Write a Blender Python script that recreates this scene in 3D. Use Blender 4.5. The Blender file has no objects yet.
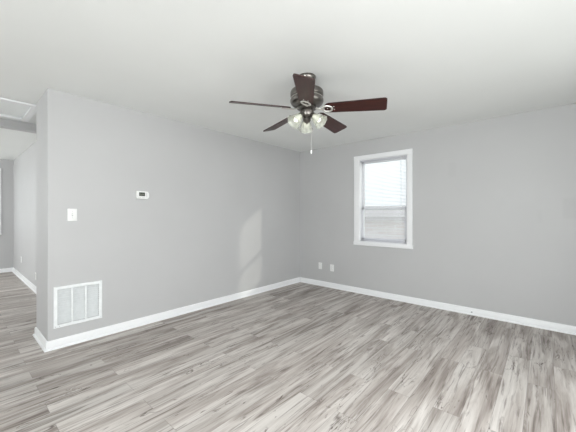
import bpy, bmesh, math, random
from math import sin, cos, pi, radians
from mathutils import Vector, Matrix

# ------------------------------------------------------------------ camera, world, light
# Room frame: x runs along the left wall towards the corner, y across towards the left wall, z up.
scene = bpy.context.scene
C = scene.collection
scene.view_settings.view_transform = 'Standard'
scene.view_settings.look = 'None'
scene.view_settings.gamma = 1.0
scene.view_settings.use_curve_mapping = False
scene.view_settings.exposure = 0.0

CAM_H = 1.267
cd = bpy.data.cameras.new('camera')
cam = bpy.data.objects.new('camera', cd)
C.objects.link(cam)
cam.location = (0, 0, CAM_H)
cam.rotation_euler = (radians(90), 0, radians(41.13 - 90))
cd.sensor_width = 36
cd.lens = 295 / 576 * 36
cd.shift_y = -1.7 / 576
cd.clip_start = 0.05
scene.camera = cam

world = bpy.data.worlds.new('overcast_sky')
scene.world = world
world.use_nodes = True
bg = world.node_tree.nodes['Background']
bg.inputs['Color'].default_value = (0.93, 0.96, 1.0, 1)
bg.inputs['Strength'].default_value = 1.5

def area(name, loc, rot, sx, sy, power, col=(1, 1, 1), spread=180):
    l = bpy.data.lights.new(name, 'AREA')
    l.shape = 'RECTANGLE'
    l.size = sx
    l.size_y = sy
    l.energy = power
    l.color = col
    l.spread = radians(spread)
    o = bpy.data.objects.new(name, l)
    C.objects.link(o)
    o.location = loc
    o.rotation_euler = rot
    return o

ROOM = dict(x0=-2.9, x1=4.332, y0=-1.0, y1=3.482, H=2.438)
XR, YL, H = ROOM['x1'], ROOM['y1'], ROOM['H']
X0, Y0 = ROOM['x0'], ROOM['y0']
# daylight at the windows behind the camera and in the second room
area('daylight_rear', (0.55, Y0 - 0.16, 1.35), (radians(59), 0, 0), 2.3, 1.7, 97, (0.995, 0.985, 0.99))
area('daylight_side', (X0 - 0.16, 0.3, 1.45), (radians(90), 0, radians(-90)), 1.8, 1.5, 4, (0.98, 0.985, 1.0))
area('daylight_second_room', (X0 - 0.16, 7.0, 1.45), (radians(90), 0, radians(-90)), 2.0, 1.4, 117, (1.0, 0.98, 0.99))
area('added_hallway_lamp', (X0 - 0.16, 4.3, 1.3), (radians(100), 0, radians(-90)), 0.7, 1.6, 4, (1.0, 0.99, 0.99))  # added lamp, lifts the hallway ceiling and the hatch panel
# added lamp tilted up to brighten the ceiling, standing in for ground bounce
area('ground_bounce_side', (X0 - 0.45, 0.3, 0.8), (radians(125), 0, radians(-90)), 1.8, 0.9, 205, (0.985, 0.99, 1.0), 150)
area('added_rear_lamp', (2.6, Y0 - 0.16, 1.3), (radians(90), 0, 0), 1.0, 1.9, 15, (1.0, 0.985, 0.985))  # unseen area lamp added behind the camera, balances the room brightness

sl = bpy.data.lights.new('hazy_sun', 'SUN')
sl.energy = 1.15
sl.angle = radians(1.6)
sl.color = (1.0, 0.94, 0.83)
so = bpy.data.objects.new('hazy_sun', sl)
C.objects.link(so)
so.rotation_euler = Vector((-1.29, 1.6, -0.84)).to_track_quat('-Z', 'Y').to_euler()

# ------------------------------------------------------------------ materials
def srgb(r, g, b):
    f = lambda c: (c / 255 / 12.92) if c / 255 <= 0.04045 else ((c / 255 + 0.055) / 1.055) ** 2.4
    return (f(r), f(g), f(b), 1)

def base_mat(name):
    m = bpy.data.materials.new(name)
    m.use_nodes = True
    nt = m.node_tree
    return m, nt, nt.nodes['Principled BSDF']

def N(nt, t, **kw):
    n = nt.nodes.new(t)
    for k, v in kw.items():
        setattr(n, k, v)
    return n

def ramp(nt, stops, fac):
    r = N(nt, 'ShaderNodeValToRGB')
    e = r.color_ramp.elements
    while len(e) < len(stops):
        e.new(0.5)
    for el, (p, c) in zip(e, stops):
        el.position = p
        el.color = c
    nt.links.new(fac, r.inputs['Fac'])
    return r.outputs['Color']

def mix(nt, fac, a, b, mode='MIX'):
    m = N(nt, 'ShaderNodeMix', data_type='RGBA', blend_type=mode)
    for s, v in ((m.inputs[0], fac), (m.inputs[6], a), (m.inputs[7], b)):
        if isinstance(v, (float, int, tuple)):
            s.default_value = v
        else:
            nt.links.new(v, s)
    return m.outputs[2]

def noise(nt, scale, detail=2.0, vec=None, rough=0.5, dist=0.0):
    n = N(nt, 'ShaderNodeTexNoise')
    n.inputs['Scale'].default_value = scale
    n.inputs['Detail'].default_value = detail
    n.inputs['Roughness'].default_value = rough
    n.inputs['Distortion'].default_value = dist
    if vec is not None:
        nt.links.new(vec, n.inputs['Vector'])
    return n.outputs['Fac']

def coords(nt, scale=(1, 1, 1), loc=(0, 0, 0), rot=(0, 0, 0)):
    tc = N(nt, 'ShaderNodeTexCoord')
    mp = N(nt, 'ShaderNodeMapping')
    mp.inputs['Scale'].default_value = scale
    mp.inputs['Location'].default_value = loc
    mp.inputs['Rotation'].default_value = rot
    nt.links.new(tc.outputs['Object'], mp.inputs['Vector'])
    return mp.outputs['Vector']

def bump(nt, p, height, strength, dist=0.01):
    b = N(nt, 'ShaderNodeBump')
    b.inputs['Strength'].default_value = strength
    b.inputs['Distance'].default_value = dist
    nt.links.new(height, b.inputs['Height'])
    nt.links.new(b.outputs['Normal'], p.inputs['Normal'])

def paint(name, col, rough=0.6, grain=220, strength=0.08, patch=0.02, patches=None):
    m, nt, p = base_mat(name)
    v = coords(nt)
    n = noise(nt, 1.3, 3, v)
    dark = tuple(c * (1 - patch) for c in col[:3]) + (1,)
    light = tuple(min(1, c * (1 + patch)) for c in col[:3]) + (1,)
    c = ramp(nt, [(0.3, dark), (0.7, light)], n)
    if patches:                                   # touched-up paint rectangles on the right wall
        sep = N(nt, 'ShaderNodeSeparateXYZ')
        nt.links.new(v, sep.inputs[0])
        for (y, z, hy, hz, amt) in patches:
            fs = []
            for s, cc, hh in ((sep.outputs[1], y, hy), (sep.outputs[2], z, hz)):
                a = N(nt, 'ShaderNodeMath', operation='SUBTRACT'); nt.links.new(s, a.inputs[0]); a.inputs[1].default_value = cc
                b = N(nt, 'ShaderNodeMath', operation='ABSOLUTE'); nt.links.new(a.outputs[0], b.inputs[0])
                r = N(nt, 'ShaderNodeMapRange'); nt.links.new(b.outputs[0], r.inputs[0])
                r.inputs[1].default_value = hh - 0.012; r.inputs[2].default_value = hh + 0.012
                r.inputs[3].default_value = 1; r.inputs[4].default_value = 0
                fs.append(r.outputs[0])
            mu = N(nt, 'ShaderNodeMath', operation='MULTIPLY'); nt.links.new(fs[0], mu.inputs[0]); nt.links.new(fs[1], mu.inputs[1])
            m2 = N(nt, 'ShaderNodeMath', operation='MULTIPLY'); nt.links.new(mu.outputs[0], m2.inputs[0]); m2.inputs[1].default_value = amt
            c = mix(nt, m2.outputs[0], c, tuple(x * 0.75 for x in col[:3]) + (1,))
    nt.links.new(c, p.inputs['Base Color'])
    p.inputs['Roughness'].default_value = rough
    bump(nt, p, noise(nt, grain, 2, v), strength, 0.002)
    return m

M = {}
M['wall'] = paint('grey_wall_paint', srgb(194, 194, 195), 0.55)
M['wall_right'] = paint('grey_wall_paint_touched_up', srgb(194, 194, 195), 0.55,
                        patches=[(0.925, 1.85, 0.045, 0.095, 0.10), (-0.21, 1.33, 0.07, 0.11, 0.14), (0.047, 1.24, 0.02, 0.07, 0.08)])
M['ceiling'] = paint('ceiling_paint', srgb(238, 240, 239), 0.85, 60, 0.06, 0.015)
M['trim'] = paint('white_trim_paint', srgb(244, 245, 247), 0.3, 90, 0.02, 0.008)
M['hatch'] = paint('hatch_paint', srgb(246, 249, 249), 0.5, 120, 0.03, 0.01)

def plain(name, col, rough=0.4, metal=0.0, var=0.04, scale=30, **kw):
    m, nt, p = base_mat(name)
    v = coords(nt)
    n = noise(nt, scale, 3, v)
    a = tuple(c * (1 - var) for c in col[:3]) + (1,)
    b = tuple(min(1, c * (1 + var)) for c in col[:3]) + (1,)
    nt.links.new(ramp(nt, [(0.3, a), (0.7, b)], n), p.inputs['Base Color'])
    p.inputs['Roughness'].default_value = rough
    p.inputs['Metallic'].default_value = metal
    for k, x in kw.items():
        p.inputs[k].default_value = x
    return m

M['plastic'] = plain('white_plastic', srgb(240, 241, 240), 0.35)
M['plastic_old'] = plain('painted_over_plate', srgb(218, 219, 220), 0.5)
M['dark'] = plain('dark_slot', srgb(40, 40, 42), 0.6)
M['duct'] = plain('duct_metal', srgb(150, 152, 155), 0.6, 0.2)
M['screen'] = plain('liquid_crystal_screen', srgb(62, 66, 60), 0.2)
M['digits'] = plain('screen_digits', srgb(150, 156, 140), 0.3)
M['button'] = plain('grey_button', srgb(190, 192, 192), 0.4)
M['grille'] = plain('grille_enamel', srgb(240, 243, 244), 0.35)
M['pewter'] = plain('brushed_pewter', srgb(120, 116, 112), 0.28, 1.0, 0.15, 14)
M['nickel'] = plain('satin_nickel', srgb(228, 226, 222), 0.35, 0.85, 0.06)
M['brick_red'] = None

def wood():
    m, nt, p = base_mat('cherry_blade_wood')
    v = coords(nt, (2.2, 26, 26))
    n = noise(nt, 2.0, 5, v, 0.6, 0.6)
    c = ramp(nt, [(0.25, srgb(38, 19, 17)), (0.55, srgb(62, 29, 25)), (0.8, srgb(82, 42, 34))], n)
    nt.links.new(c, p.inputs['Base Color'])
    p.inputs['Roughness'].default_value = 0.35
    p.inputs['Specular IOR Level'].default_value = 0.35
    return m
M['wood'] = wood()
M['wood_edge'] = plain('blade_edge_band', srgb(46, 22, 19), 0.5)

def schlick(nt, f0=0.04):
    # reflectance that reads the same from both faces of a pane
    lw = N(nt, 'ShaderNodeLayerWeight'); lw.inputs[0].default_value = 0.5
    pw = N(nt, 'ShaderNodeMath', operation='POWER'); nt.links.new(lw.outputs['Facing'], pw.inputs[0]); pw.inputs[1].default_value = 4.0
    mr = N(nt, 'ShaderNodeMapRange'); nt.links.new(pw.outputs[0], mr.inputs[0]); mr.inputs[3].default_value = f0; mr.inputs[4].default_value = 0.9
    return mr.outputs[0]

def glass_thin():
    m, nt, p = base_mat('window_glass')
    out = nt.nodes['Material Output']
    nt.nodes.remove(p)
    t = N(nt, 'ShaderNodeBsdfTransparent'); t.inputs[0].default_value = (0.96, 0.98, 0.97, 1)
    g = N(nt, 'ShaderNodeBsdfGlossy'); g.inputs['Roughness'].default_value = 0.02
    f = schlick(nt)
    mx = N(nt, 'ShaderNodeMixShader')
    nt.links.new(f, mx.inputs[0]); nt.links.new(t.outputs[0], mx.inputs[1]); nt.links.new(g.outputs[0], mx.inputs[2])
    nt.links.new(mx.outputs[0], out.inputs[0])
    return m
M['glass'] = glass_thin()

def frosted():
    m, nt, p = base_mat('frosted_shade_glass')
    out = nt.nodes['Material Output']
    nt.nodes.remove(p)
    v = coords(nt)
    t = N(nt, 'ShaderNodeBsdfTransparent'); t.inputs[0].default_value = (0.95, 0.96, 0.93, 1)
    tr = N(nt, 'ShaderNodeBsdfTranslucent'); tr.inputs[0].default_value = srgb(236, 238, 230)
    d = N(nt, 'ShaderNodeBsdfDiffuse'); d.inputs[0].default_value = srgb(232, 234, 226)
    g = N(nt, 'ShaderNodeBsdfGlossy'); g.inputs['Roughness'].default_value = 0.12
    m1 = N(nt, 'ShaderNodeMixShader'); m1.inputs[0].default_value = 0.45
    nt.links.new(d.outputs[0], m1.inputs[1]); nt.links.new(tr.outputs[0], m1.inputs[2])
    m2 = N(nt, 'ShaderNodeMixShader')
    nt.links.new(ramp(nt, [(0.35, (0.45,) * 3 + (1,)), (0.65, (0.62,) * 3 + (1,))], noise(nt, 40, 2, v)), m2.inputs[0])
    nt.links.new(m1.outputs[0], m2.inputs[1]); nt.links.new(t.outputs[0], m2.inputs[2])
    fr = schlick(nt)
    m3 = N(nt, 'ShaderNodeMixShader')
    nt.links.new(fr, m3.inputs[0]); nt.links.new(m2.outputs[0], m3.inputs[1]); nt.links.new(g.outputs[0], m3.inputs[2])
    nt.links.new(m3.outputs[0], out.inputs[0])
    return m
M['frosted'] = frosted()
M['bulb'] = plain('white_bulb_glass', srgb(246, 246, 240), 0.3)
M['bulb'].node_tree.nodes['Principled BSDF'].inputs['Emission Color'].default_value = (1, 0.97, 0.9, 1)
M['bulb'].node_tree.nodes['Principled BSDF'].inputs['Emission Strength'].default_value = 1.0

def slat_mat():
    m, nt, p = base_mat('white_blind_vinyl')
    out = nt.nodes['Material Output']
    p.inputs['Base Color'].default_value = srgb(238, 238, 242)
    p.inputs['Roughness'].default_value = 0.4
    v = coords(nt)
    nt.links.new(ramp(nt, [(0.3, srgb(232, 232, 238)), (0.7, srgb(242, 242, 246))], noise(nt, 8, 2, v)), p.inputs['Base Color'])
    tr = N(nt, 'ShaderNodeBsdfTranslucent'); tr.inputs[0].default_value = (0.85, 0.85, 0.88, 1)
    mx = N(nt, 'ShaderNodeMixShader'); mx.inputs[0].default_value = 0.55
    nt.links.new(p.outputs[0], mx.inputs[1]); nt.links.new(tr.outputs[0], mx.inputs[2])
    nt.links.new(mx.outputs[0], out.inputs[0])
    return m
M['slat'] = slat_mat()

def floor_mat():
    m, nt, p = base_mat('grey_oak_vinyl_planks')
    L = nt.links
    v = coords(nt, loc=(0.35, 0.05, 0))
    def brick(c1, c2, mortar, msize, vec=v):
        b = N(nt, 'ShaderNodeTexBrick')
        b.offset = 0.37
        b.offset_frequency = 2
        b.inputs['Color1'].default_value = c1
        b.inputs['Color2'].default_value = c2
        b.inputs['Mortar'].default_value = mortar
        b.inputs['Scale'].default_value = 1
        b.inputs['Mortar Size'].default_value = msize
        b.inputs['Mortar Smooth'].default_value = 0.3
        b.inputs['Bias'].default_value = 0
        b.inputs['Brick Width'].default_value = 1.22
        b.inputs['Row Height'].default_value = 0.152
        L.new(vec, b.inputs['Vector'])
        return b
    k = brick((0, 0, 0, 1), (1, 1, 1, 1), (0.5, 0.5, 0.5, 1), 0.0)
    seam = brick((0, 0, 0, 1), (0, 0, 0, 1), (1, 1, 1, 1), 0.0022)
    # every plank shifts the grain by its own random amount
    sh = N(nt, 'ShaderNodeVectorMath', operation='MULTIPLY')
    sh.inputs[1].default_value = (37.0, 11.0, 23.0)
    L.new(k.outputs['Color'], sh.inputs[0])
    ad = N(nt, 'ShaderNodeVectorMath', operation='ADD')
    L.new(v, ad.inputs[0]); L.new(sh.outputs[0], ad.inputs[1])
    def stretched(sx, sy):
        s = N(nt, 'ShaderNodeVectorMath', operation='MULTIPLY')
        s.inputs[1].default_value = (sx, sy, 1)
        L.new(ad.outputs[0], s.inputs[0])
        return s.outputs[0]
    broad = noise(nt, 1, 4, stretched(0.9, 8.0), 0.55, 1.0)
    fine = noise(nt, 1, 6, stretched(2.2, 70.0), 0.7, 0.4)
    streak = noise(nt, 1, 4, stretched(1.5, 27.0), 0.62, 1.6)
    knots = noise(nt, 1, 3, stretched(3.2, 15.0), 0.6, 1.8)
    col = ramp(nt, [(0.32, srgb(132, 123, 118)), (0.46, srgb(178, 171, 167)), (0.57, srgb(208, 204, 201)), (0.75, srgb(228, 225, 222))], broad)
    col = mix(nt, 0.28, col, ramp(nt, [(0.25, srgb(126, 118, 113)), (0.5, srgb(186, 180, 176)), (0.75, srgb(232, 229, 226))], fine))
    dk = ramp(nt, [(0.525, (0, 0, 0, 1)), (0.63, (0.52,) * 3 + (1,)), (0.72, (0.85,) * 3 + (1,))], streak)
    col = mix(nt, dk, col, srgb(108, 99, 94))
    kn = ramp(nt, [(0.655, (0, 0, 0, 1)), (0.73, (0.8,) * 3 + (1,))], knots)
    col = mix(nt, kn, col, srgb(86, 76, 70))
    # thin wandering cracks, only in some patches
    wander = noise(nt, 1, 3, stretched(1.6, 8.0), 0.6, 2.2)
    line = ramp(nt, [(0.485, (0, 0, 0, 1)), (0.5, (1, 1, 1, 1)), (0.515, (0, 0, 0, 1))], wander)
    where = ramp(nt, [(0.56, (0, 0, 0, 1)), (0.64, (0.85,) * 3 + (1,))], noise(nt, 1, 2, stretched(2.3, 5.0), 0.5, 0.5))
    cr = N(nt, 'ShaderNodeMath', operation='MULTIPLY'); L.new(line, cr.inputs[0]); L.new(where, cr.inputs[1])
    col = mix(nt, cr.outputs[0], col, srgb(84, 74, 68))
    tone = ramp(nt, [(0.0, (0.91, 0.90, 0.885, 1)), (0.5, (0.985, 0.97, 0.955, 1)), (1.0, (1.05, 1.035, 1.02, 1))], k.outputs['Color'])
    col = mix(nt, 1.0, col, tone, 'MULTIPLY')
    sm = N(nt, 'ShaderNodeMath', operation='MULTIPLY'); L.new(seam.outputs['Color'], sm.inputs[0]); sm.inputs[1].default_value = 0.3
    col = mix(nt, sm.outputs[0], col, srgb(96, 90, 86))
    L.new(col, p.inputs['Base Color'])
    L.new(ramp(nt, [(0.3, (0.42,) * 3 + (1,)), (0.7, (0.55,) * 3 + (1,))], fine), p.inputs['Roughness'])
    p.inputs['Specular IOR Level'].default_value = 0.1
    bump(nt, p, fine, 0.12, 0.002)
    return m
M['floor'] = floor_mat()

def siding_mat():
    m, nt, p = base_mat('outside_brickwork')
    v = coords(nt, rot=(radians(90), 0, radians(90)))
    tc = N(nt, 'ShaderNodeTexCoord'); s = N(nt, 'ShaderNodeSeparateXYZ'); cb = N(nt, 'ShaderNodeCombineXYZ')
    nt.links.new(tc.outputs['Object'], s.inputs[0]); nt.links.new(s.outputs[1], cb.inputs[0]); nt.links.new(s.outputs[2], cb.inputs[1])
    b = N(nt, 'ShaderNodeTexBrick')
    b.inputs['Color1'].default_value = srgb(238, 224, 221); b.inputs['Color2'].default_value = srgb(247, 240, 238)
    b.inputs['Mortar'].default_value = srgb(252, 250, 249)
    b.inputs['Scale'].default_value = 1; b.inputs['Brick Width'].default_value = 0.3; b.inputs['Row Height'].default_value = 0.11
    b.inputs['Mortar Size'].default_value = 0.012
    nt.links.new(cb.outputs[0], b.inputs['Vector'])
    nt.links.new(b.outputs['Color'], p.inputs['Base Color'])
    p.inputs['Roughness'].default_value = 0.9
    return m
M['brick'] = siding_mat()
M['roof'] = plain('pale_roof_shingles', srgb(196, 192, 192), 0.9, 0, 0.1, 20)
M['lawn'] = plain('pale_winter_grass', srgb(206, 207, 198), 0.95, 0, 0.15, 6)

# ------------------------------------------------------------------ mesh helpers
def box(bm, a, b, bev=0.0, mi=0):
    x0, y0, z0 = [min(p, q) for p, q in zip(a, b)]
    x1, y1, z1 = [max(p, q) for p, q in zip(a, b)]
    vs = [bm.verts.new(p) for p in ((x0, y0, z0), (x1, y0, z0), (x1, y1, z0), (x0, y1, z0), (x0, y0, z1), (x1, y0, z1), (x1, y1, z1), (x0, y1, z1))]
    fs = [bm.faces.new([vs[i] for i in f]) for f in ((0, 3, 2, 1), (4, 5, 6, 7), (0, 1, 5, 4), (1, 2, 6, 5), (2, 3, 7, 6), (3, 0, 4, 7))]
    for f in fs:
        f.material_index = mi
    if bev:
        es = list({e for f in fs for e in f.edges})
        bmesh.ops.bevel(bm, geom=es, offset=bev, segments=2, affect='EDGES', profile=0.6)
    return vs

def lathe(bm, prof, seg=40, mat=None, closed=False):
    """prof: list of (r, z) from one end to the other; mat: Matrix placing it"""
    mat = mat or Matrix()
    rings = []
    for r, z in prof:
        if r < 1e-6:
            rings.append([bm.verts.new(mat @ Vector((0, 0, z)))])
        else:
            rings.append([bm.verts.new(mat @ Vector((r * cos(2 * pi * i / seg), r * sin(2 * pi * i / seg), z))) for i in range(seg)])
    fs = []
    pairs = list(zip(rings, rings[1:])) + ([(rings[-1], rings[0])] if closed else [])
    for a, b in pairs:
        for i in range(seg):
            j = (i + 1) % seg
            if len(a) == 1 and len(b) > 1:
                fs.append(bm.faces.new((a[0], b[i], b[j])))
            elif len(b) == 1 and len(a) > 1:
                fs.append(bm.faces.new((a[i], b[0], a[j])))
            elif len(a) > 1:
                fs.append(bm.faces.new((a[i], b[i], b[j], a[j])))
    for f in fs:
        f.smooth = True
    return fs

def tube(bm, pts, r, seg=10, flat=1.0):
    pts = [Vector(p) for p in pts]
    rings = []
    for i, p in enumerate(pts):
        t = (pts[min(i + 1, len(pts) - 1)] - pts[max(i - 1, 0)]).normalized()
        up = Vector((0, 0, 1)) if abs(t.z) < 0.95 else Vector((1, 0, 0))
        s = t.cross(up).normalized()
        u = s.cross(t).normalized()
        rr = r[i] if isinstance(r, (list, tuple)) else r
        rings.append([bm.verts.new(p + s * rr * cos(2 * pi * k / seg) + u * rr * flat * sin(2 * pi * k / seg)) for k in range(seg)])
    for a, b in zip(rings, rings[1:]):
        for k in range(seg):
            f = bm.faces.new((a[k], a[(k + 1) % seg], b[(k + 1) % seg], b[k]))
            f.smooth = True
    bm.faces.new(rings[0][::-1])
    bm.faces.new(rings[-1])

def obj(name, bm, mats, parent=None, loc=(0, 0, 0), rot=(0, 0, 0), label=None, autos=True):
    bmesh.ops.recalc_face_normals(bm, faces=bm.faces[:])
    me = bpy.data.meshes.new(name)
    bm.to_mesh(me)
    bm.free()
    if not isinstance(mats, (list, tuple)):
        mats = [mats]
    for m in mats:
        me.materials.append(m)
    if autos:
        try:
            me.set_sharp_from_angle(angle=radians(38))
        except Exception:
            pass
    o = bpy.data.objects.new(name, me)
    C.objects.link(o)
    o.location = loc
    o.rotation_euler = rot
    if parent:
        o.parent = parent
    if label:
        o['label'] = label
    return o

def struct(o, label=None):
    o['kind'] = 'structure'
    if label:
        o['label'] = label
        o['category'] = o.name.split('_')[0]
    return o

def thing(name, label, cat, loc=(0, 0, 0), rot=(0, 0, 0), group=None, kind=None):
    o = bpy.data.objects.new(name, None)
    o.empty_display_size = 0.05
    C.objects.link(o)
    o.location = loc
    o.rotation_euler = rot
    o['label'] = label
    o['category'] = cat
    if group:
        o['group'] = group
    if kind:
        o['kind'] = kind
    return o

def slab(bm, plane, d0, d1, a0, a1, b0, b1, holes=()):
    """slab perpendicular to 'x' or 'y' from d0 to d1 with rectangular holes (a0, a1, b0, b1); a is the other horizontal axis, b is z"""
    As = sorted({a0, a1, *[h[0] for h in holes], *[h[1] for h in holes]})
    Bs = sorted({b0, b1, *[h[2] for h in holes], *[h[3] for h in holes]})
    P = (lambda d, a, b: (d, a, b)) if plane == 'x' else ((lambda d, a, b: (a, d, b)) if plane == 'y' else (lambda d, a, b: (a, b, d)))
    def full(i, j):
        if i < 0 or j < 0 or i >= len(As) - 1 or j >= len(Bs) - 1:
            return False
        ca, cb = (As[i] + As[i + 1]) / 2, (Bs[j] + Bs[j + 1]) / 2
        return not any(h[0] < ca < h[1] and h[2] < cb < h[3] for h in holes)
    vs = {}
    def V(d, a, b):
        k = (d, a, b)
        if k not in vs:
            vs[k] = bm.verts.new(P(d, a, b))
        return vs[k]
    for i in range(len(As) - 1):
        for j in range(len(Bs) - 1):
            if not full(i, j):
                continue
            A, A2, B, B2 = As[i], As[i + 1], Bs[j], Bs[j + 1]
            for d in (d0, d1):
                bm.faces.new((V(d, A, B), V(d, A2, B), V(d, A2, B2), V(d, A, B2)))
            if not full(i - 1, j): bm.faces.new((V(d0, A, B), V(d1, A, B), V(d1, A, B2), V(d0, A, B2)))
            if not full(i + 1, j): bm.faces.new((V(d0, A2, B), V(d1, A2, B), V(d1, A2, B2), V(d0, A2, B2)))
            if not full(i, j - 1): bm.faces.new((V(d0, A, B), V(d0, A2, B), V(d1, A2, B), V(d1, A, B)))
            if not full(i, j + 1): bm.faces.new((V(d0, A, B2), V(d0, A2, B2), V(d1, A2, B2), V(d1, A, B2)))

T = 0.12
XE = 0.595         # where the left wall ends at the opening
YC = 4.02          # back of the thick end of the left wall
XF = 0.925         # right wall of the second room
YH = 4.99          # header between the hallway and the second room
YF = 8.90          # far wall of the second room
HF = 2.467

# ------------------------------------------------------------------ structure
bm = bmesh.new(); slab(bm, 'z', -0.12, 0.0, X0 - T, XR + T, Y0 - T, YF + T)
struct(obj('floor', bm, M['floor']))
bm = bmesh.new(); slab(bm, 'z', H, H + 0.15, X0 - T, XR + T, Y0 - T, YL)
struct(obj('ceiling', bm, M['ceiling']))

# hallway ceiling with the attic opening cut in it
HH = H
HX0, HX1, HY0, HY1 = -0.14, 0.585, 4.165, 4.815
bm = bmesh.new(); slab(bm, 'z', HH, H + 0.15, X0 - T, XF + T, YL, YH + 0.1, [(HX0, HX1, HY0, HY1)])
struct(obj('ceiling_hallway', bm, M['ceiling']))
bm = bmesh.new(); slab(bm, 'z', HF, H + 0.15, X0 - T, XR + T, YH + 0.1, YF + T)
struct(obj('ceiling_second_room', bm, M['ceiling']))

W1 = (1.500, 2.256, 0.827, 2.138)      # opening of the window in the right wall: y0 y1 z0 z1
bm = bmesh.new(); slab(bm, 'x', XR, XR + T, Y0 - T, YL + 0.6, 0, H + 0.1, [W1])
struct(obj('wall_right', bm, M['wall_right']))

GR = (0.668, 1.010, 0.222, 0.550)      # hole behind the return air grille
bm = bmesh.new()
slab(bm, 'y', YL, YL + T, XE, XR, 0, H + 0.1, [GR])
slab(bm, 'y', YC - 0.1, YC, XE, XR, 0, HH)
slab(bm, 'x', XE, XE + 0.08, YL + T, YC - 0.1, 0, HH)
struct(obj('wall_left', bm, M['wall']))

R6 = (2.1, 3.1, 0.35, 2.25)
R1 = (-0.6, 1.7, 0.45, 2.2)
bm = bmesh.new(); slab(bm, 'y', Y0 - T, Y0, X0, XR, 0, H, [R1, R6])
struct(obj('wall_rear', bm, M['wall']))
R7 = (3.95, 4.65, 0.45, 2.15)
R2 = (-0.5, 1.1, 0.75, 2.2)
R3 = (6.0, 8.0, 0.75, 2.15)
bm = bmesh.new(); slab(bm, 'x', X0 - T, X0, Y0 - T, YF + T, 0, HF, [R2, R3, R7])
struct(obj('wall_side', bm, M['wall']))
W2 = (-0.35, 0.645, 0.87, 2.215)
bm = bmesh.new(); slab(bm, 'y', YF, YF + T, X0, XF, 0, HF, [W2])
struct(obj('wall_far', bm, M['wall']))
bm = bmesh.new(); slab(bm, 'x', XF, XF + T, YC, YF + T, 0, HF)
struct(obj('wall_far_right', bm, M['wall']))
bm = bmesh.new(); slab(bm, 'y', YH, YH + 0.1, X0, XF, 2.338, H)
struct(obj('wall_header', bm, M['wall']))

# baseboards: profile swept along the walls with mitred corners
PROF = [(0, 0), (0.028, 0), (0.028, 0.006), (0.024, 0.014), (0.014, 0.018), (0.014, 0.074), (0.010, 0.082), (0.004, 0.086), (0, 0.086)]
def baseboard(name, pts, side=1):
    """pts: corners of the wall line in plan; side=1 board to the left of the walking direction"""
    bm = bmesh.new()
    rings = []
    P = [Vector(p) for p in pts]
    for i, p in enumerate(P):
        ns = []
        for a, b in ((i - 1, i), (i, i + 1)):
            if 0 <= a and b < len(P):
                d = (P[b] - P[a]).normalized()
                ns.append(Vector((-d.y, d.x)) * side)
        n = ns[0] if len(ns) == 1 else (ns[0] + ns[1]) / (1 + ns[0].dot(ns[1]))
        rings.append([bm.verts.new((p.x + n.x * o, p.y + n.y * o, z + 0.0005)) for o, z in PROF])
    for a, b in zip(rings, rings[1:]):
        for k in range(len(PROF)):
            k2 = (k + 1) % len(PROF)
            bm.faces.new((a[k], a[k2], b[k2], b[k]))
    bm.faces.new(rings[0]); bm.faces.new(rings[-1][::-1])
    return struct(obj(name, bm, M['trim']))
baseboard('baseboard_left', [(XR - 0.028, YL), (XE, YL), (XE, YC), (XF, YC)], 1)
baseboard('baseboard_right', [(XR, Y0), (XR, YL)], 1)
baseboard('baseboard_far', [(XF, YC + 0.03), (XF, YF), (X0, YF)], 1)
baseboard('baseboard_side', [(X0, YF - 0.03), (X0, Y0), (XR - 0.03, Y0)], 1)

# ------------------------------------------------------------------ windows
def window(name, plane, d, sgn, w, cas=0.078, parts=True, sill=True):
    """double-hung window; plane 'x'/'y', room face at d, the outside in direction sgn"""
    a0, a1, b0, b1 = w
    root = bpy.data.objects.new(name, None); C.objects.link(root); root['kind'] = 'structure'
    P = (lambda dd, a, b: (d + sgn * dd, a, b)) if plane == 'x' else (lambda dd, a, b: (a, d + sgn * dd, b))
    def bx(bm, d0, d1, A0, A1, B0, B1, bev=0.0):
        box(bm, P(d0, A0, B0), P(d1, A1, B1), bev)
    bm = bmesh.new()       # casing round the opening
    bx(bm, -0.016, 0.0, a0 - cas, a0 + 0.004, b0 - 0.0, b1 + cas - 0.01, 0.003)
    bx(bm, -0.016, 0.0, a1 - 0.004, a1 + cas + 0.018, b0 - 0.0, b1 + cas - 0.01, 0.003)
    bx(bm, -0.018, 0.0, a0 - cas - 0.002, a1 + cas + 0.02, b1 - 0.004, b1 + cas - 0.008, 0.003)
    obj('casing', bm, M['trim'], root)
    bm = bmesh.new()
    bx(bm, -0.024, 0.0, a0 - cas - 0.006, a1 + cas + 0.022, b0 - cas + 0.018, b0 + 0.002, 0.003)
    obj('window_stool', bm, M['trim'], root)
    bm = bmesh.new()       # jamb lining
    for A0, A1, B0, B1 in ((a0, a0 + 0.012, b0, b1), (a1 - 0.012, a1, b0, b1), (a0, a1, b1 - 0.012, b1), (a0, a1, b0, b0 + 0.012)):
        bx(bm, 0.0, T, A0, A1, B0, B1)
    obj('jamb', bm, M['trim'], root)
    mid = b0 + (b1 - b0) * 0.405
    A0, A1 = a0 + 0.012, a1 - 0.012
    def sash(nm, d0, B0, B1, st, rb, rt):
        bm = bmesh.new()
        for q in ((A0, A0 + st, B0, B1), (A1 - st, A1, B0, B1), (A0, A1, B0, B0 + rb), (A0, A1, B1 - rt, B1)):
            bx(bm, d0, d0 + 0.028, *q, 0.002)
        s = obj('sash', bm, M['trim'], root)
        bm = bmesh.new(); bx(bm, d0 + 0.012, d0 + 0.015, A0 + st, A1 - st, B0 + rb, B1 - rt)
        obj('pane', bm, M['glass'], s)
    sash('lower', 0.045, b0 + 0.012, mid + 0.02, 0.042, 0.055, 0.034)
    sash('upper', 0.078, mid - 0.02, b1 - 0.012, 0.036, 0.036, 0.045)
    return root
window('window_1', 'x', XR, 1, W1, 0.073)
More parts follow.
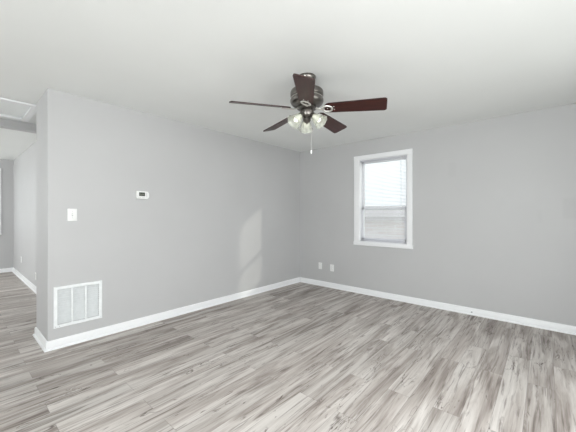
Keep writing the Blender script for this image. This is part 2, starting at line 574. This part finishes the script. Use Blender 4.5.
window('window_2', 'y', YF, 1, W2, 0.065)
window('window_3', 'y', Y0, -1, R1)
window('window_6', 'y', Y0, -1, R6)
window('window_4', 'x', X0, -1, R2)
window('window_7_added', 'x', X0, -1, R7)  # unseen window put in to go with the added hallway lamp
window('window_5', 'x', X0, -1, R3)

# ------------------------------------------------------------------ mini blind in window_1
y0, y1, z0, z1 = W1
bl = thing('window_blind', 'white horizontal mini blind hanging in the window on the right wall', 'blind', (XR + 0.022, (y0 + y1) / 2, z1 - 0.014))
hw = (y1 - y0) / 2 - 0.015
bm = bmesh.new(); box(bm, (-0.017, -hw, -0.026), (0.017, hw, 0), 0.002)
obj('headrail', bm, M['slat'], bl)
bm = bmesh.new()
zt, zb = -0.040, -(z1 - z0) + 0.062
n = int((zt - zb) / 0.0205)
tilt = radians(24)
for i in range(n + 1):
    z = zt - (zt - zb) * i / n
    vs = []
    for y in (-hw, hw):
        row = []
        for k in range(4):
            t = k / 3 * 2 - 1
            cx, cz = t * 0.0125, (1 - t * t) * 0.0016
            row.append(bm.verts.new((cx * cos(tilt) - cz * sin(tilt), y, z + cx * sin(tilt) + cz * cos(tilt))))
        vs.append(row)
    for k in range(3):
        f = bm.faces.new((vs[0][k], vs[0][k + 1], vs[1][k + 1], vs[1][k])); f.smooth = True
obj('slats', bm, M['slat'], bl, autos=False)
bm = bmesh.new(); box(bm, (-0.013, -hw, zb - 0.026), (0.013, hw, zb - 0.012), 0.003)
obj('bottom_rail', bm, M['slat'], bl)
for s in (-0.27, 0.0, 0.27):
    bm = bmesh.new()
    for xx in (-0.0135, 0.0135):
        tube(bm, [(xx, s, -0.02), (xx, s, zb - 0.012)], 0.0009, 6)
    obj('ladder_cord', bm, M['slat'], bl)
bm = bmesh.new(); tube(bm, [(-0.024, -hw + 0.075, -0.018), (-0.026, -hw + 0.072, -0.4), (-0.026, -hw + 0.07, -0.80)], 0.0032, 8)
obj('tilt_wand', bm, M['plastic'], bl)
bm = bmesh.new(); tube(bm, [(-0.022, -hw + 0.03, -0.018), (-0.024, -hw + 0.03, -0.95)], 0.0015, 6)
lathe(bm, [(0, -0.95), (0.004, -0.952), (0.006, -0.985), (0, -0.987)], 10, Matrix.Translation((-0.024, -hw + 0.03, 0)))
obj('lift_cord', bm, M['slat'], bl)
bm = bmesh.new()
for yy in (-hw + 0.06, -hw + 0.03):
    box(bm, (-0.023, yy - 0.006, -0.02), (-0.016, yy + 0.006, -0.006), 0.001)
obj('cord_lock', bm, M['nickel'], bl)

# ------------------------------------------------------------------ outside
bm = bmesh.new(); slab(bm, 'z', -0.6, -0.5, -30, 40, -30, 40, [(X0 - T, XR + T, Y0 - T, YF + T)])
struct(obj('ground', bm, M['lawn']))
hs = thing('neighbouring_house', 'pale red brick house wall seen faintly through the blind', 'house', (9.2, 5.2, -0.5))
bm = bmesh.new(); box(bm, (0, -2.6, 0), (5, 6, 1.62)); obj('wall', bm, M['brick'], hs)
bm = bmesh.new()
pr = [(-0.35, 1.58), (-0.35, 1.70), (2.5, 2.1), (5.35, 1.70), (5.35, 1.58)]
ra = [bm.verts.new((x, -2.9, z)) for x, z in pr]; rb = [bm.verts.new((x, 6.3, z)) for x, z in pr]
for i in range(5):
    j = (i + 1) % 5
    bm.faces.new((ra[i], ra[j], rb[j], rb[i]))
bm.faces.new(ra); bm.faces.new(rb[::-1])
obj('roof', bm, M['roof'], hs)

# ------------------------------------------------------------------ attic hatch
ah = thing('attic_hatch', 'white attic access hatch framed with flat trim in the hallway ceiling', 'hatch', ((HX0 + HX1) / 2, (HY0 + HY1) / 2, HH))
wx, wy = (HX1 - HX0) / 2, (HY1 - HY0) / 2
tw = 0.062
bm = bmesh.new()
# four mitred boards
def mitred(bm, wx, wy, t, zlo, zhi):
    I = [(-wx, -wy), (wx, -wy), (wx, wy), (-wx, wy)]
    O = [(-wx - t, -wy - t), (wx + t, -wy - t), (wx + t, wy + t), (-wx - t, wy + t)]
    for i in range(4):
        j = (i + 1) % 4
        q = [O[i], O[j], I[j], I[i]]
        lo = [bm.verts.new((x, y, zlo)) for x, y in q]; hi = [bm.verts.new((x, y, zhi)) for x, y in q]
        bm.faces.new(lo); bm.faces.new(hi[::-1])
        for k in range(4):
            l = (k + 1) % 4
            bm.faces.new((lo[k], lo[l], hi[l], hi[k]))
mitred(bm, wx - 0.008, wy - 0.008, tw, -0.017, 0)
obj('hatch_frame', bm, M['trim'], ah)
bm = bmesh.new(); box(bm, (-wx + 0.004, -wy + 0.004, 0.012), (wx - 0.004, wy - 0.004, 0.024))
obj('hatch_panel', bm, M['hatch'], ah)

# ------------------------------------------------------------------ return air grille
gx0, gx1, gz0, gz1 = 0.638, 1.040, 0.191, 0.580
g = thing('return_air_grille', 'white metal return air grille with three louvred columns low on the left wall', 'vent', ((gx0 + gx1) / 2, YL, (gz0 + gz1) / 2))
hw, hh = (gx1 - gx0) / 2, (gz1 - gz0) / 2
bm = bmesh.new()
fw, fb = 0.030, 0.032
prof = [(0, 0), (0, -0.006), (0.003, -0.009), (fw - 0.003, -0.009), (fw, -0.006), (fw, 0.004)]
rings = []
for sx, sz in ((-1, -1), (1, -1), (1, 1), (-1, 1)):
    rings.append([bm.verts.new((sx * (hw - o), y, sz * (hh - o))) for o, y in prof])
for i in range(4):
    A, B = rings[i], rings[(i + 1) % 4]
    for k in range(len(prof) - 1):
        bm.faces.new((A[k], A[k + 1], B[k + 1], B[k]))
obj('frame', bm, M['grille'], g)
iw = hw - fw
for x in (-iw / 3, iw / 3):
    bm = bmesh.new(); box(bm, (x - 0.007, -0.007, -hh + fb), (x + 0.007, 0.004, hh - fb), 0.001)
    obj('mullion', bm, M['grille'], g)
bm = bmesh.new()
nl = 15
for i in range(nl):
    z = -hh + fb + (2 * hh - 2 * fb) * (i + 0.5) / nl
    a = radians(38)
    c, s, t = cos(a) * 0.012, sin(a) * 0.012, 0.0007
    q = [(-c + 0.007, z - s - t), (c + 0.007, z + s - t), (c + 0.007, z + s + t), (-c + 0.007, z - s + t)]
    q = [(y, zz) for y, zz in q]
    A = [bm.verts.new((-iw, y, zz)) for y, zz in q]; B = [bm.verts.new((iw, y, zz)) for y, zz in q]
    bm.faces.new(A); bm.faces.new(B[::-1])
    for k in range(4):
        bm.faces.new((A[k], A[(k + 1) % 4], B[(k + 1) % 4], B[k]))
obj('louvres', bm, M['grille'], g)
for x in (-hw + 0.045, -hw + 0.012, hw - 0.012):
    for z in (-hh + 0.014, hh - 0.014):
        if z > 0 and x < 0:
            continue
        bm = bmesh.new(); lathe(bm, [(0, -0.0105), (0.0022, -0.0100), (0.003, -0.009), (0.003, -0.0085)], 12, Matrix.Translation((x, 0, z)) @ Matrix.Rotation(radians(-90), 4, 'X') @ Matrix.Scale(1, 4))
        obj('screw', bm, M['duct'], g)
bm = bmesh.new(); box(bm, (-iw - 0.004, 0.07, -hh + fb - 0.004), (iw + 0.004, 0.09, hh - fb + 0.004))
obj('filter', bm, M['plastic_old'], g, label='pale air filter behind the louvres')

# ------------------------------------------------------------------ wall plates
def plate(bm, w, h, t=0.006):
    box(bm, (-w / 2, -t, -h / 2), (w / 2, 0, h / 2), 0.0025)
def screw(parent, x, z, y=-0.006):
    bm = bmesh.new()
    lathe(bm, [(0, 0.0012), (0.0022, 0.001), (0.003, 0)], 10, Matrix.Translation((x, y, z)) @ Matrix.Rotation(radians(90), 4, 'X'))
    obj('screw', bm, M['button'], parent)

sw = thing('light_switch', 'white single toggle light switch on the left wall near the opening', 'light switch', (0.784, YL, 1.262))
bm = bmesh.new(); plate(bm, 0.078, 0.120); obj('plate', bm, M['plastic'], sw)
bm = bmesh.new(); box(bm, (-0.0055, -0.0075, -0.013), (0.0055, -0.004, 0.013), 0.0008); obj('toggle_slot', bm, M['button'], sw)
bm = bmesh.new()
vs = box(bm, (-0.004, -0.018, -0.002), (0.004, -0.006, 0.008), 0.001)
obj('toggle', bm, M['plastic'], sw)
screw(sw, 0, 0.03); screw(sw, 0, -0.03)

def duplex(name, label, loc, rotz, mat):
    t = thing(name, label, 'outlet', loc, (0, 0, rotz), 'wall outlets and cover plates')
    bm = bmesh.new(); plate(bm, 0.074, 0.118); obj('plate', bm, mat, t)
    for s in (-1, 1):
        bm = bmesh.new()
        lathe(bm, [(0, 0.0025), (0.0145, 0.0025), (0.0165, 0.0015), (0.0165, 0)], 20, Matrix.Translation((0, -0.006, s * 0.0195)) @ Matrix.Rotation(radians(90), 4, 'X'))
        so_ = obj('socket', bm, mat, t)
        bm = bmesh.new()
        for x, w, h in ((-0.0062, 0.0022, 0.008), (0.0062, 0.0022, 0.0065)):
            box(bm, (x - w / 2, -0.0092, s * 0.0195 + 0.001), (x + w / 2, -0.0083, s * 0.0195 + 0.001 + h))
        lathe(bm, [(0, 0.0032), (0.0024, 0.0032), (0.0024, 0)], 10, Matrix.Translation((0, -0.006, s * 0.0195 - 0.008)) @ Matrix.Rotation(radians(90), 4, 'X'))
        obj('slots', bm, M['dark'], so_)
    screw(t, 0, 0)
    return t
# right wall faces -x : local -y must point to -x  ->  rotate by -90 degrees
duplex('wall_outlet', 'white duplex outlet low on the right wall, the one nearer the window', (XR, 2.773, 0.343), radians(-90), M['plastic'])
t = thing('cover_plate', 'blank off-white cover plate low on the right wall, nearest the corner', 'wall plate', (XR, 3.020, 0.352), (0, 0, radians(-90)), 'wall outlets and cover plates')
bm = bmesh.new(); plate(bm, 0.070, 0.115); obj('plate', bm, M['plastic'], t)
screw(t, 0, 0.042); screw(t, 0, -0.042)
bm = bmesh.new(); lathe(bm, [(0.0, 0.005), (0.004, 0.005), (0.0048, 0)], 12, Matrix.Translation((0, -0.006, 0)) @ Matrix.Rotation(radians(90), 4, 'X')); obj('jack', bm, M['button'], t)
duplex('wall_outlet', 'white outlet on the second room wall seen through the opening, near its far corner', (XF, 7.8, 0.375), radians(-90), M['plastic'])
duplex('wall_outlet', 'white outlet half hidden by the end of the left wall, beyond the opening', (XF, 6.30, 0.255), radians(-90), M['plastic'])

# thermostat
th = thing('thermostat', 'white digital thermostat with a dark screen on the left wall', 'thermostat', (1.444, YL, 1.486))
bm = bmesh.new(); box(bm, (-0.064, -0.008, -0.040), (0.064, 0, 0.040), 0.003); obj('back_plate', bm, M['plastic'], th)
bm = bmesh.new()
# body with a bulging right end
out = []
for k in range(9):
    a = -pi / 2 + pi * k / 8
    out.append((0.052 + 0.020 * cos(a), 0.044 * sin(a)))
out += [(-0.066, 0.046), (-0.071, 0.040), (-0.071, -0.040), (-0.066, -0.044)]
A = [bm.verts.new((x, -0.006, z)) for x, z in out]; B = [bm.verts.new((x * 0.97, -0.027, z * 0.95)) for x, z in out]
bm.faces.new(A); bm.faces.new(B[::-1])
for k in range(len(out)):
    l = (k + 1) % len(out)
    bm.faces.new((A[k], A[l], B[l], B[k]))
obj('housing', bm, M['plastic'], th)
bm = bmesh.new(); box(bm, (-0.042, -0.0285, -0.012), (0.024, -0.026, 0.030), 0.001); sc = obj('screen', bm, M['screen'], th)
bm = bmesh.new()
for x in (-0.030, -0.019, -0.006, 0.004, 0.014):
    box(bm, (x - 0.004, -0.0290, 0.004), (x + 0.003, -0.0283, 0.0075))
    box(bm, (x - 0.004, -0.0290, 0.0098), (x - 0.0025, -0.0283, 0.0145))
obj('digits', bm, M['digits'], sc)
for x in (-0.045, -0.03, 0.0, 0.012):
    bm = bmesh.new(); box(bm, (x - 0.004, -0.0285, -0.032), (x + 0.004, -0.0262, -0.026), 0.0008); obj('button', bm, M['button'], th)
bm = bmesh.new(); box(bm, (0.040, -0.0285, -0.018), (0.045, -0.026, 0.026), 0.0008); obj('side_slot', bm, M['button'], th)

# small cable coupling poking out of the right baseboard
cs = thing('cable_stub', 'tiny dark cable stub poking out of the right wall baseboard', 'cable', (XR - 0.014, 0.700, 0.036))
bm = bmesh.new(); lathe(bm, [(0, 0.020), (0.0035, 0.020), (0.0045, 0.016), (0.0045, 0.0)], 14, Matrix.Rotation(radians(-90), 4, 'Y')); obj('plug', bm, M['duct'], cs)
bm = bmesh.new(); lathe(bm, [(0.0045, 0.004), (0.009, 0.003), (0.009, 0.0)], 14, Matrix.Rotation(radians(-90), 4, 'Y')); obj('collar', bm, M['button'], cs)

# ------------------------------------------------------------------ ceiling fan
FX, FY = 1.996, 1.530
fan = thing('ceiling_fan', 'five-blade ceiling fan with dark cherry blades, pewter motor and three frosted lights', 'ceiling fan', (FX, FY, H))
Z = lambda z: z - (H - CAM_H)         # height above the eye -> local height under the ceiling
seg = 48
bm = bmesh.new(); lathe(bm, [(0.0, -0.0), (0.074, -0.0), (0.076, -0.010), (0.072, -0.022), (0.066, -0.034), (0.050, -0.050), (0.026, -0.058), (0.0, -0.060)], seg)
obj('canopy', bm, M['pewter'], fan)
bm = bmesh.new(); lathe(bm, [(0.0, -0.05), (0.022, -0.055), (0.022, -0.09), (0.034, -0.10), (0.036, -0.125), (0.0, -0.13)], 24)
obj('downrod', bm, M['pewter'], fan)
bm = bmesh.new()
lathe(bm, [(0, Z(1.060)), (0.060, Z(1.062)), (0.118, Z(1.056)), (0.134, Z(1.048)), (0.140, Z(1.036)), (0.140, Z(1.004)),
           (0.136, Z(0.996)), (0.128, Z(0.992)), (0.128, Z(0.984)), (0.137, Z(0.980)), (0.141, Z(0.970)), (0.141, Z(0.955)),
           (0.134, Z(0.938)), (0.112, Z(0.922)), (0.090, Z(0.914)), (0.0, Z(0.912))], seg)
mh = obj('motor_housing', bm, M['pewter'], fan)
bm = bmesh.new()
for z in (0.986, 0.990):
    lathe(bm, [(0.128, Z(z) - 0.003), (0.1335, Z(z)), (0.128, Z(z) + 0.003)], seg)
obj('trim_band', bm, M['nickel'], mh, label='bright nickel band')
bm = bmesh.new(); lathe(bm, [(0, Z(0.914)), (0.078, Z(0.914)), (0.082, Z(0.908)), (0.082, Z(0.896)), (0.070, Z(0.888)), (0.0, Z(0.886))], seg)
obj('flywheel', bm, M['pewter'], fan)
bm = bmesh.new(); lathe(bm, [(0, Z(0.890)), (0.050, Z(0.890)), (0.056, Z(0.884)), (0.058, Z(0.868)), (0.056, Z(0.842)), (0.048, Z(0.826)), (0.034, Z(0.818)), (0.0, Z(0.816))], seg)
obj('switch_housing', bm, M['pewter'], fan)
bm = bmesh.new(); lathe(bm, [(0, Z(0.818)), (0.030, Z(0.818)), (0.034, Z(0.812)), (0.034, Z(0.796)), (0.024, Z(0.784)), (0.010, Z(0.776)), (0.006, Z(0.768)), (0, Z(0.764))], 32)
obj('light_fitter', bm, M['pewter'], fan)

# blades
R0, R1_, ZB = 0.150, 0.648, Z(0.888)
pitch = radians(-17)
droop = radians(2.6)
yaw_off = -48.87
def blade_outline():
    pts = []
    w0, w1 = 0.058, 0.0745
    rr = 0.022
    # root rounded end
    for k in range(9):
        a = pi / 2 + pi * k / 8
        pts.append((R0 + 0.04 + 0.04 * cos(a), w0 * sin(a)))
    # lower edge to the tip, rounded corners
    for k in range(6):
        a = -pi / 2 + pi / 2 * k / 5
        pts.append((R1_ - rr + rr * cos(a), -w1 + rr + rr * sin(a)))
    for k in range(6):
        a = pi / 2 * k / 5
        pts.append((R1_ - rr + rr * cos(a), w1 - rr + rr * sin(a)))
    return pts
for ang, dr in ((-17.0, 2.2), (53.6, 2.6), (124.0, 2.6), (198.6, 1.4), (264.6, 2.0)):
    phi = radians(ang + yaw_off)
    droop = radians(dr)
    # arm frame: x outward
    bm = bmesh.new()
    out = blade_outline()
    t = 0.0045
    lo = [bm.verts.new((x, y, -t)) for x, y in out]; hi = [bm.verts.new((x, y, t)) for x, y in out]
    f1 = bm.faces.new(lo); f2 = bm.faces.new(hi[::-1])
    for i in range(len(out)):
        j = (i + 1) % len(out)
        f = bm.faces.new((lo[i], lo[j], hi[j], hi[i])); f.material_index = 1
    rot = (Matrix.Rotation(phi, 4, 'Z') @ Matrix.Rotation(droop, 4, 'Y') @ Matrix.Rotation(pitch, 4, 'X')).to_euler()
    b = obj('blade', bm, [M['wood'], M['wood_edge']], fan, (0, 0, ZB + 0.006), rot)
    # the iron under the blade root: arm, ring medallion, mounting lugs
    bm = bmesh.new()
    tube(bm, [(0.072, 0, 0.004), (0.105, 0, -0.006), (0.125, 0, -0.011), (0.142, 0, -0.011)], [0.013, 0.010, 0.009, 0.011], 10, 0.45)
    ring = 24              # open ring
    rings = []
    for i in range(ring):
        a = 2 * pi * i / ring
        cx, cy = 0.176 + 0.040 * cos(a), 0.036 * sin(a)
        rings.append([bm.verts.new((cx + 0.009 * cos(q) * cos(a), cy + 0.009 * cos(q) * sin(a), -0.0105 + 0.005 * sin(q))) for q in (2 * pi * m / 8 for m in range(8))])
    for i in range(ring):
        A, B = rings[i], rings[(i + 1) % ring]
        for m in range(8):
            f = bm.faces.new((A[m], A[(m + 1) % 8], B[(m + 1) % 8], B[m])); f.smooth = True
    for (sx, sy) in ((0.232, 0.018), (0.232, -0.018), (0.176, 0.0)):
        lathe(bm, [(0, -0.009), (0.003, -0.0085), (0.0042, -0.007), (0.0042, -0.0045)], 12, Matrix.Translation((sx, sy, 0)))
    obj('blade_iron', bm, M['nickel'], b, label='nickel bracket with an open ring')

# lights: two towards the camera, one behind
def light(ang_cam):
    a = radians(ang_cam + yaw_off)
    d = Vector((cos(a), sin(a), 0))
    base = Vector((0, 0, Z(0.806))) + d * 0.030
    tilt = radians(48)
    axis = (d * sin(tilt) + Vector((0, 0, -cos(tilt)))).normalized()
    neck = Vector((0, 0, Z(0.838))) + d * 0.052
    bm = bmesh.new()
    tube(bm, [base, base + d * 0.016 + Vector((0, 0, 0.016)), neck - axis * 0.008, neck + axis * 0.004], 0.0065, 10)
    q = axis.to_track_quat('Z', 'Y').to_matrix().to_4x4()
    mt = Matrix.Translation(neck) @ q
    lathe(bm, [(0, -0.004), (0.016, -0.003), (0.024, 0.004), (0.027, 0.014), (0.026, 0.022), (0.0, 0.022)], 28, mt)
    arm = obj('light_arm', bm, M['pewter'], fan)
    prof = [(0.0235, 0.012), (0.025, 0.024), (0.034, 0.040), (0.042, 0.060), (0.047, 0.082), (0.052, 0.100), (0.062, 0.116)]
    inner = [(r - 0.0025, z) for r, z in prof[::-1]]
    bm = bmesh.new(); lathe(bm, prof + inner, 36, mt, closed=True)
    for v in bm.verts:      # scalloped flare
        p = mt.inverted() @ v.co
        if p.z > 0.098:
            aa = math.atan2(p.y, p.x)
            s = 1 + 0.05 * cos(9 * aa) * (p.z - 0.098) / 0.018
            p.x *= s; p.y *= s
            v.co = mt @ p
    sh = obj('lamp_shade', bm, M['frosted'], fan, label='frosted glass bell shade')
    bm = bmesh.new()
    lathe(bm, [(0, 0.014), (0.013, 0.016), (0.013, 0.036), (0.018, 0.048), (0.0225, 0.066), (0.021, 0.080), (0.013, 0.091), (0.0, 0.095)], 24, mt)
    obj('bulb', bm, M['bulb'], fan)
for a in (-148, -32, 90):
    light(a)

# pull chains with bobs
def chain(cx_cam, cz_cam, z0, z1, bob):
    r = Matrix.Rotation(radians(yaw_off), 3, 'Z')
    p = r @ Vector((cx_cam, cz_cam, 0))
    bm = bmesh.new()
    tube(bm, [(p.x, p.y, z0), (p.x, p.y, z1)], 0.0011, 6)
    nb = int((z0 - z1) / 0.012)
    for i in range(nb):
        lathe(bm, [(0, 0.0018), (0.0018, 0.0), (0, -0.0018)], 6, Matrix.Translation((p.x, p.y, z0 - 0.012 * (i + 0.5))))
    c = obj('pull_chain', bm, M['nickel'], fan)
    if bob:
        bm = bmesh.new(); lathe(bm, [(0, z1 + 0.002), (0.004, z1), (0.006, z1 - 0.010), (0.0072, z1 - 0.024), (0.005, z1 - 0.032), (0, z1 - 0.034)], 16, Matrix.Translation((p.x, p.y, 0)))
        obj('chain_bob', bm, M['plastic'], c, label='white plastic bob')
chain(0.034, -0.045, Z(0.826), Z(0.538), True)
chain(-0.044, -0.038, Z(0.826), Z(0.705), False)
